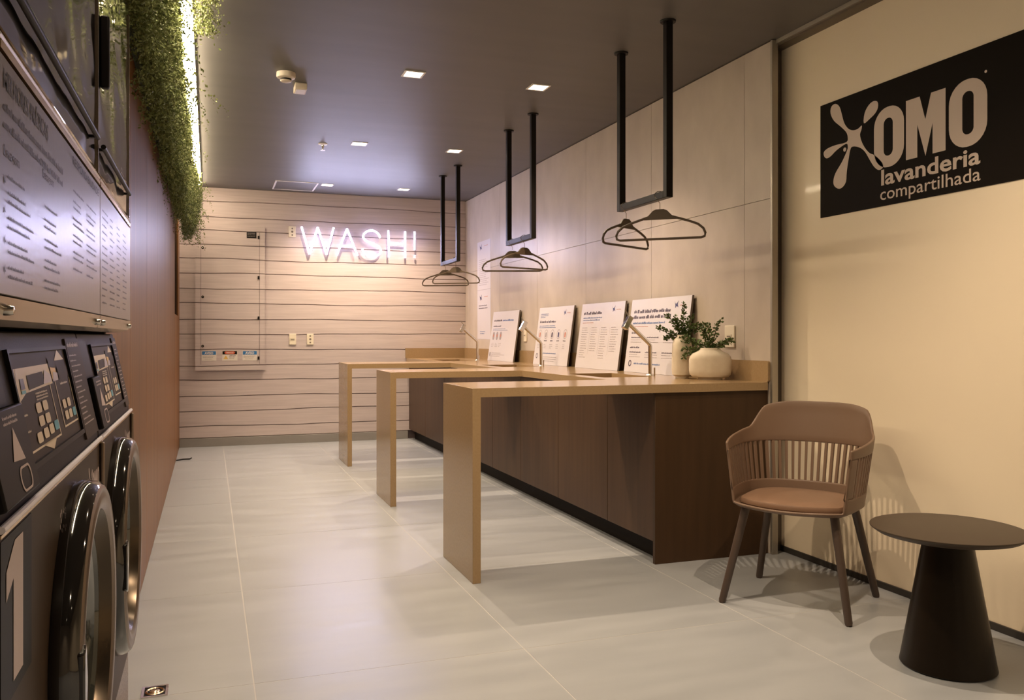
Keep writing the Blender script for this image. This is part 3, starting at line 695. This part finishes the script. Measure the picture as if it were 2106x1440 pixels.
    for yy in (y0+0.045, y1-0.045):
        bl = obj('bolt', B().lathe([(0.001,0.009),(0.005,0.008),(0.0065,0.003),(0.0065,-0.006)], (XF-0.002,yy,1.181), 'x', 14), 'chrome', t2, smooth=True)
    fl = fr_left(0, 0, XF)
    if k == 0:
        text('MELHORES PRÁTICAS', fl @ Matrix.Translation((1.103,1.434,0)), 0.022, 'ink', film, width=0.285, bold=0.03)
        lines(fl, [(1.103,1.408,0.42,0.010),(1.103,1.388,0.42,0.010)], 'ink', film, seed=2)
        text('Lavagem', fl @ Matrix.Translation((1.105,1.357,0)), 0.013, 'ink', film, width=0.085, bold=0.02)
        text('Secagem', fl @ Matrix.Translation((1.345,1.374,0)), 0.013, 'ink', film, width=0.090, bold=0.02)
        text('RESPONSABILIDADE', fl @ Matrix.Translation((1.625,1.446,0)), 0.015, 'ink', film, width=0.360, bold=0.02)
        for col, (cx0, n) in enumerate(((1.125,11),(1.36,11),(1.63,10),(1.80,10))):
            for r in range(n):
                zz = (1.334 if col < 2 else 1.400)-0.0145*r-(0.004 if r % 2 else 0)
                if zz > 1.21: lines(fl, [(cx0,zz,random.uniform(0.09,0.16),0.0046)], 'ink', film, seed=r+10*col)
        for zz in (1.322,1.288,1.254,1.220): shape([[(1.104+0.013*a_, zz+0.014*c_) for a_, c_ in ((0,0.9),(0.3,0.6),(0.7,1.0),(0.6,0.55),(1.0,0.3),(0.6,0.35),(0.3,0.0),(0.35,0.4))]], fl, 'ink', film, 'pictogram')
    else:
        for col, cx0 in enumerate((2.05,2.20,2.36,2.52)):
            for r in range(14):
                lines(fl, [(cx0,1.425-0.0155*r,random.uniform(0.06,0.12),0.0046)], 'ink', film, seed=r+10*col)
struct(obj('wall_left_infill', B().box(-1.06, XL, 2.766, 2.80, 0, CH), 'oak_gap'))

# floor fittings
t = thing('floor_drain', 'small square chrome floor drain beside the washing machine plinth', 'drain', (-0.165,2.99,0))
b = B()
for q in ((-0.205,-0.125,2.945,2.953),(-0.205,-0.125,3.027,3.035),(-0.205,-0.197,2.953,3.027),(-0.133,-0.125,2.953,3.027)): b.box(*q, 0, 0.004)
obj('frame', b, 'chrome', t)
obj('grate', B().lathe([(0.030,0.003),(0.026,0.006),(0.022,0.003)], (-0.165,2.99,0), n=24).lathe([(0.016,0.003),(0.012,0.006),(0.001,0.006)], (-0.165,2.99,0), n=20), 'steel', t, smooth=True)
obj('well', B().box(-0.197, -0.133, 2.953, 3.027, 0.0, 0.0015), 'black_plastic', t)
tag(obj('door_stop', B().tube([(-0.285,8.49,0.006),(-0.23,8.53,0.008),(-0.17,8.53,0.008),(-0.155,8.55,0.014)], 0.006, 8), 'black_metal', smooth=True),
    'short dark metal bar lying on the floor by the wood wall', 'bar')

# ------------------------------------------------------------------ fittings on the back wall
ep = thing('electrical_panel', 'flat wall box covered in matching boards with three warning stickers', 'electrical panel', (0.21,YB,0.8))
YP = YB-0.030
obj('box', B().box(-0.135, 0.560, YP+0.010, YB, 0.800, 2.318), 'plank_gap', ep)
x0, x1 = -0.137, 0.562
for i in range(len(PZ)-1):
    lo, hi = PZ[i], PZ[i+1]
    if hi <= 0.80 or lo >= 2.318: continue
    bb = board(i, x0, x1, YP-0.002, th=0.012, n=10)
    bb.v = [(x,yv,min(max(z,0.798),2.320)) for x, yv, z in bb.v]
    obj('plank', bb, 'plank', ep)
obj('door_gap', B().box(-0.083,-0.080,YP-0.0028,YP,0.86,2.26).box(0.505,0.508,YP-0.0028,YP,0.86,2.26), 'plank_gap', ep)
for z in (2.082,1.568,1.054):
    lk = obj('lock', B().lathe([(0.001,-0.007),(0.010,-0.007),(0.013,-0.004),(0.014,0.0)], (-0.063,YP-0.002,z), 'y', 20), 'black_metal', ep, smooth=True)
    obj('key_slot', B().box(-0.069,-0.057,YP-0.0105,YP-0.008,z-0.003,z+0.003), 'chrome', lk)
for z in (2.209,1.780,1.351,0.925):
    obj('hinge', B().box(0.488,0.506,YP-0.012,YP-0.002,z-0.017,z+0.017), 'black_plastic', ep, bevel=0.002)
vt = obj('nameplate', B().box(0.376,0.475,YP-0.006,YP-0.002,2.198,2.266), 'black_plastic', ep, bevel=0.002)
lines(fr_back(0.384,2.205,YP-0.006), [(0.0,0.01+0.016*q,0.08,0.006) for q in range(4)], 'ink_grey', vt, seed=3)
def sticker(xa, xb_, kind):
    o = obj('sticker', B().box(xa, xb_, YP-0.0032, YP-0.002, 0.900, 1.003), 'warn_white', ep)
    f = fr_back(xa, 0.900, YP-0.0034); W = xb_-xa
    if kind == 'AVISO':
        shape([[(0.004,0.062),(W-0.004,0.062),(W-0.004,0.099),(0.004,0.099)]], f, 'notice_blue', o, 'band')
        text('AVISO', f @ Matrix.Translation((0.030,0.068,0)), 0.026, 'warn_white', o, width=W-0.06, bold=0.03, thick=0.0012)
        lines(f, [(0.012,0.045,W*0.8,0.006),(0.012,0.032,W*0.7,0.006),(0.03,0.014,W*0.5,0.006)], 'ink_grey', o, d=0.0008, seed=4)
    else:
        shape([[(0.004,0.066),(W-0.004,0.066),(W-0.004,0.100),(0.004,0.100)]], f, 'black_plastic', o, 'band')
        shape([[(0.035+0.0,0.070),(W-0.035,0.070),(W-0.022,0.083),(W-0.035,0.096),(0.035,0.096),(0.022,0.083)]], f, 'warn_red', o, 'band', 0.0010)
        text('PERIGO', f @ Matrix.Translation((0.042,0.076,0)), 0.014, 'warn_white', o, width=W-0.084, bold=0.02, thick=0.0016)
        shape([[(0.014,0.016),(0.060,0.016),(0.037,0.056)]], f, 'yellow_print', o, 'pictogram')
        lines(f, [(0.072,0.048,0.06,0.008),(0.072,0.034,0.06,0.008),(0.072,0.020,0.05,0.005)], 'ink_dark', o, d=0.0008, seed=5)
sticker(-0.073, 0.072, 'AVISO'); sticker(0.129, 0.283, 'PERIGO'); sticker(0.333, 0.483, 'AVISO')

def wall_plate(fr, label, kind, wd=0.072, hg=0.118):
    o = fr.translation; t = thing('wall_plate', label, 'wall plate', tuple(o), 0, 'cream switch and socket plates')
    b = B(); b.hexa([fr @ Vector(p) for p in ((-wd/2,-hg/2,0),(wd/2,-hg/2,0),(wd/2,hg/2,0),(-wd/2,hg/2,0),(-wd/2,-hg/2,0.009),(wd/2,-hg/2,0.009),(wd/2,hg/2,0.009),(-wd/2,hg/2,0.009))])
    obj('cover', b, 'plate', t, bevel=0.003)
    b = B()
    if kind == 'switch':
        b.hexa([fr @ Vector(p) for p in ((-0.022,-0.012,0.009),(0.022,-0.012,0.009),(0.022,0.012,0.009),(-0.022,0.012,0.009),(-0.022,-0.012,0.011),(0.022,-0.012,0.011),(0.022,0.012,0.013),(-0.022,0.012,0.013))])
        obj('rocker', b, 'plate', t)
        b = B(); b.quad2(fr, -0.018, -0.002, 0.018, 0.004, 0.0135); obj('mark', b, 'plate_mark', t)
    else:
        for zz in (-0.035, 0.0, 0.035):
            shape([circle(0,zz,0.009 if zz else 0.012,12)], fr, 'plate_mark', t, 'socket_hole', 0.0096)
wall_plate(fr_back(0.852,1.124,YB), 'cream switch plate low on the back wall beside the warning-sticker box', 'switch')
wall_plate(fr_back(1.038,1.124,YB), 'cream socket plate with dark holes low on the back wall', 'socket')
wall_plate(fr_back(0.848,2.287,YB), 'cream socket plate beside the neon letter W', 'socket', 0.076, 0.120)
wall_plate(fr_right(4.165,1.152,XR), 'cream switch plate on the tiled wall beside the wide vase', 'switch', 0.095, 0.125)
wall_plate(fr_right(7.50,1.164,XR), 'cream switch plate mostly hidden behind the farthest leaning notice', 'switch')

# ------------------------------------------------------------------ ceiling fittings
t = thing('smoke_detector', 'round cream smoke detector on the ceiling', 'smoke detector', (0.431,5.232,CH))
o3 = (0.431,5.232,CH)
obj('base', B().lathe([(0.055,0),(0.056,-0.022),(0.052,-0.03),(0.034,-0.036),(0.001,-0.036)], o3, n=36), 'white_plastic', t, smooth=True)
obj('vent_ring', B().lathe([(0.033,-0.035),(0.031,-0.046)], o3, n=30), 'black_plastic', t, smooth=True)
obj('cap', B().lathe([(0.034,-0.046),(0.031,-0.052),(0.018,-0.056),(0.001,-0.057)], o3, n=30), 'white_plastic', t, smooth=True)
t = thing('ceiling_sensor', 'small cream rectangular sensor box beside the smoke detector', 'sensor', (0.538,5.45,CH))
obj('housing', B().box(0.500,0.572,5.40,5.52,CH-0.040,CH), 'white_plastic', t, bevel=0.003)
obj('face_grille', B().box(0.508,0.564,5.41,5.51,CH-0.0425,CH-0.040), 'white_paint', t)
t = thing('sprinkler', 'small pendent fire sprinkler on the ceiling', 'sprinkler', (0.872,7.055,CH))
o3 = (0.872,7.055,CH)
obj('escutcheon', B().lathe([(0.038,0),(0.036,-0.006),(0.014,-0.010),(0.001,-0.010)], o3, n=24), 'white_paint', t, smooth=True)
obj('nozzle', B().lathe([(0.010,-0.008),(0.010,-0.025),(0.006,-0.03),(0.004,-0.05)], o3, n=14), 'chrome', t, smooth=True)
obj('deflector', B().lathe([(0.001,-0.050),(0.020,-0.052),(0.020,-0.054),(0.001,-0.054)], o3, n=18), 'white_paint', t, smooth=True)
t = thing('access_hatch', 'ceiling access hatch outlined by a thin white frame near the back wall', 'hatch', (0.842,9.11,CH))
b = B(); X0, X1, Y0, Y1, e = 0.628, 1.056, 8.855, 9.368, 0.016
for q in ((X0,X1,Y0,Y0+e),(X0,X1,Y1-e,Y1),(X0,X0+e,Y0+e,Y1-e),(X1-e,X1,Y0+e,Y1-e)): b.box(*q, CH-0.005, CH)
obj('frame', b, 'white_paint', t)
obj('panel', B().box(X0+e, X1-e, Y0+e, Y1-e, CH-0.002, CH), 'ceiling', t)

# ------------------------------------------------------------------ armchair
ch = thing('armchair', 'brown shell armchair with slotted back and seat pad by the glass partition', 'chair', (2.44,3.10,0), math.radians(-55))
# plan curve: s in [-1,1], s=-1 and 1 are the arm fronts, 0 the middle of the back. local +y is the back
def plan(s, hw, yf, yb):
    a = s*math.radians(118); e = 0.80
    sx, cx_ = math.sin(a), math.cos(a)
    x = hw*math.copysign(abs(sx)**e, sx)
    y = (yb*abs(cx_)**e) if cx_ >= 0 else (-abs(cx_)/abs(math.cos(math.radians(118)))*abs(yf))
    return x, y
def topz(s):
    a = abs(s)
    if a < 0.34: return 0.850-0.018*(a/0.34)**3
    if a < 0.58:
        q = (a-0.34)/0.24; q = q*q*(3-2*q); return 0.832+(0.730-0.832)*q
    return 0.730+(0.690-0.730)*((a-0.58)/0.42)
def hwz(z):
    q = (z-0.42)/0.41; return 0.252+0.055*min(1,max(0,q))
def ybz(z):
    q = (z-0.42)/0.41; return 0.205+0.075*min(1,max(0,q))**1.1
def surf(s, z): 
    x, y = plan(s, hwz(z), -0.19, ybz(z))
    return (x, y, z)
SL0, SL1 = 0.490, 0.660
NS = 64
def slot_top(s): return SL1 + 0.004 - 0.012*abs(s)**2
b = B()
def band(b, f0, f1, s0=-1.0, s1=1.0, n=NS, m=6):
    vs = []; 
    for i in range(n+1):
        s = s0+(s1-s0)*i/n; z0, z1 = f0(s), f1(s)
        for j in range(m+1): vs.append(surf(s, z0+(z1-z0)*j/m))
    fs = [(i*(m+1)+j, (i+1)*(m+1)+j, (i+1)*(m+1)+j+1, i*(m+1)+j+1) for i in range(n) for j in range(m)]
    b.add(vs, fs)
SE = 0.93
band(b, slot_top, topz); band(b, lambda s: 0.432, lambda s: SL0)
band(b, lambda s: SL0, slot_top, -1.0, -SE, 4, 4); band(b, lambda s: SL0, slot_top, SE, 1.0, 4, 4)
# seat pan with a rounded front
ring = [surf(-1+2*i/NS, 0.432) for i in range(NS+1)]
fl_ = ring[-1]; fr0 = ring[0]
front = []
for i in range(1, 16):
    q = i/16; x = fl_[0]+(fr0[0]-fl_[0])*q
    front.append((x, -0.19-0.075*math.sin(math.pi*q)**0.8, 0.432-0.004*math.sin(math.pi*q)))
loop = ring+front; n = len(loop)
vs = list(loop)+[(x*0.92, y*0.92, 0.418) for x, y, z in loop]+[(x*0.6, y*0.6, 0.412) for x, y, z in loop]+[(0,0,0.411)]
fs = []
for lv in (0, 1): fs += [(lv*n+i, lv*n+(i+1)%n, (lv+1)*n+(i+1)%n, (lv+1)*n+i) for i in range(n)]
fs += [(2*n+i, 2*n+(i+1)%n, 3*n) for i in range(n)]
b.add(vs, fs)
me = b.mesh('shell', 'chair_shell', True)
bm = bmesh.new(); bm.from_mesh(me); bmesh.ops.remove_doubles(bm, verts=bm.verts, dist=0.0006); bmesh.ops.recalc_face_normals(bm, faces=bm.faces); bm.to_mesh(me); bm.free()
me.polygons.foreach_set('use_smooth', [True]*len(me.polygons))
sh = link('shell', me, ch, False)
md = sh.modifiers.new('solidify', 'SOLIDIFY'); md.thickness = 0.011; md.offset = 0
md = sh.modifiers.new('bevel', 'BEVEL'); md.width = 0.004; md.segments = 2; md.limit_method = 'ANGLE'; md.angle_limit = math.radians(50)
NSL = 38
ss = np.linspace(-SE, SE, 2001); pts_ = np.array([surf(q, 0.57)[:2] for q in ss])
arc = np.concatenate([[0], np.cumsum(np.linalg.norm(np.diff(pts_, axis=0), axis=1))])
for i in range(NSL):
    s0_ = arc[-1]*(i+0.5)/NSL
    sa, sb = (float(np.interp(s0_+d_, arc, ss)) for d_ in (-0.0058, 0.0058)); s = 0.5*(sa+sb)
    P = []
    for z in (SL0-0.004, 0.5*(SL0+SL1), slot_top(s)+0.004):
        for q_ in (sa, sb):
            p = Vector(surf(q_, z)); nrm = Vector((p.x, p.y, 0)).normalized()
            P += [p-nrm*0.0045, p+nrm*0.0045]
    b = B(); b.add(P, [(0,1,3,2),(8,10,11,9)]+[f for o_ in (0,4) for f in ((o_,o_+2,o_+6,o_+4),(o_+1,o_+5,o_+7,o_+3),(o_,o_+4,o_+5,o_+1),(o_+2,o_+3,o_+7,o_+6))])
    obj('slat', b, 'chair_shell', ch, world=False)
lp = smoothloop([(x*0.90, y*0.90+0.004) for x, y, z in loop[::4]], 2)
b = B(); n = len(lp)
prof = [(0.97,0.424),(1.0,0.430),(1.005,0.440),(0.985,0.450),(0.93,0.456),(0.7,0.461),(0.35,0.463)]
vs = [(x*k, y*k, z) for k, z in prof for x, y in lp]+[(0,0,0.463)]
fs = [(l*n+i, l*n+(i+1)%n, (l+1)*n+(i+1)%n, (l+1)*n+i) for l in range(len(prof)-1) for i in range(n)]
fs += [((len(prof)-1)*n+i, (len(prof)-1)*n+(i+1)%n, len(prof)*n) for i in range(n)]
obj('seat_pad', b.add(vs, fs), 'cushion', ch, smooth=True, world=False)
for sx_, sy_ in ((-1,-1),(1,-1),(-1,1),(1,1)):
    obj('leg', B().tube([(sx_*0.265,sy_*0.235-0.005,0.0),(sx_*0.262,sy_*0.232-0.005,0.01),(sx_*0.185,sy_*0.155,0.418)], 0.0125, 14, r2=0.0185), 'chair_leg', ch, smooth=True, world=False)

# ------------------------------------------------------------------ round side table
st = thing('side_table', 'low round dark side table on a cone pedestal beside the armchair', 'table', (2.437,2.305,0))
o3 = (2.437,2.305,0)
obj('pedestal', B().lathe([(0.001,0.0),(0.150,0.0),(0.156,0.006),(0.153,0.02),(0.078,0.452),(0.001,0.452)], o3, n=64), 'table_dark', st, smooth=True)
obj('table_top', B().lathe([(0.001,0.452),(0.195,0.452),(0.232,0.462),(0.250,0.474),(0.253,0.477),(0.253,0.481),(0.248,0.4825),(0.001,0.4825)], o3, n=96), 'table_top', st, smooth=True)

# ------------------------------------------------------------------ hanging greenery above the wood wall
N = 95000
yy = rng.uniform(2.3, 8.75, N)
def lump(y, a, b_, ph): return 0.5+0.5*np.sin(y*a+ph)*np.sin(y*b_+1.7*ph)
zb = 2.17 + 0.10*lump(yy,2.1,3.7,0.4) - 0.05*lump(yy,9.0,5.3,2.0) - 0.10*np.clip((yy-7.2)/1.4,0,1)
zt = np.full(N, CH-0.015)
u = rng.random(N)**0.9
z = zb+(zt-zb)*u + rng.normal(0,0.02,N)
wmax = 0.055+0.085*np.sqrt(u)+0.03*lump(yy,5.3,8.1,0.9)+0.03*np.clip((yy-7.6)/0.9,0,1)*(1+1.6*np.sin(np.clip(u,0,1)*3.1))
taper = np.clip((8.8-yy)/0.25,0,1)**0.5
shell = rng.random(N)
x = XL + wmax*taper*(1-0.55*shell**2.2) + rng.normal(0,0.008,N)
x = np.maximum(x, XL+0.006)
# overhang on the room side of the strip light, close to the camera end
m = (rng.random(N) < 0.10) & (yy < 4.6)
x = np.where(m, rng.normal(-0.02,0.035,N), x); z = np.where(m, CH-0.02-np.abs(rng.normal(0,0.085,N))*np.clip((4.9-yy)/1.6,0.15,1), z)
stray = rng.random(N) < 0.006
x = np.where(stray, x+rng.uniform(0,0.07,N), x); z = np.where(stray, z-rng.uniform(0,0.10,N), z)
z = np.minimum(z, CH-0.006)
K = 26; NSt = 1500                      # loose trailing strands
ys_ = rng.uniform(2.3, 8.7, NSt); far_ = np.clip((ys_-7.4)/1.2,0,1)
xs_ = XL+rng.uniform(0.02,0.15,NSt)+0.06*far_*rng.random(NSt); zs_ = rng.uniform(2.16,2.62,NSt)-0.08*far_
tt = np.linspace(0,1,K)[None,:]; ln = rng.uniform(0.05,0.17,(NSt,1))
sx_ = xs_[:,None]+rng.normal(0.02,0.05,(NSt,1))*np.sin(tt*1.6)*ln/0.12; sy_ = ys_[:,None]+rng.normal(0,0.05,(NSt,1))*tt
sz_ = zs_[:,None]+0.03*np.sin(tt*2.4)-ln*tt**1.4
jj = rng.normal(0,0.005,(3,NSt,K))
x = np.concatenate([x,(sx_+jj[0]).ravel()]); yy = np.concatenate([yy,(sy_+jj[1]).ravel()]); z = np.concatenate([z,(sz_+jj[2]).ravel()])
x = np.maximum(x, XL+0.006); N = len(x)
P = np.stack([x,yy,z],1)
a = rng.normal(size=(N,3)); a[:,2] -= 0.5; a /= np.linalg.norm(a,axis=1,keepdims=True)
t_ = rng.normal(size=(N,3)); uu = np.cross(a,t_); uu /= np.linalg.norm(uu,axis=1,keepdims=True)
nn = np.cross(a,uu)
s = rng.uniform(0.010,0.019,(N,1))
V = np.stack([P, P+a*s*0.5+uu*s*0.30+nn*s*0.12, P+a*s, P+a*s*0.5-uu*s*0.30+nn*s*0.12],1).reshape(-1,3)
V[:,0] = np.maximum(V[:,0], XL+0.002); V[:,2] = np.minimum(V[:,2], CH-0.002)
me = bpy.data.meshes.new('hanging_greenery')
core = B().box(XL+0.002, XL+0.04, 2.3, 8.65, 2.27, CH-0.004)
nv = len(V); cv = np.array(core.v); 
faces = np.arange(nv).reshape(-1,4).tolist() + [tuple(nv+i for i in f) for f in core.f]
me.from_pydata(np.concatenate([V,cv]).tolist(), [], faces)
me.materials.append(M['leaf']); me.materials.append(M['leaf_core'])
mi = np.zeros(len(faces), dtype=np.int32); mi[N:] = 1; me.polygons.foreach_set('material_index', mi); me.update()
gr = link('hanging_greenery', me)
tag(gr, 'dense trailing green foliage hanging along the top of the wood wall', 'greenery', kind='stuff')
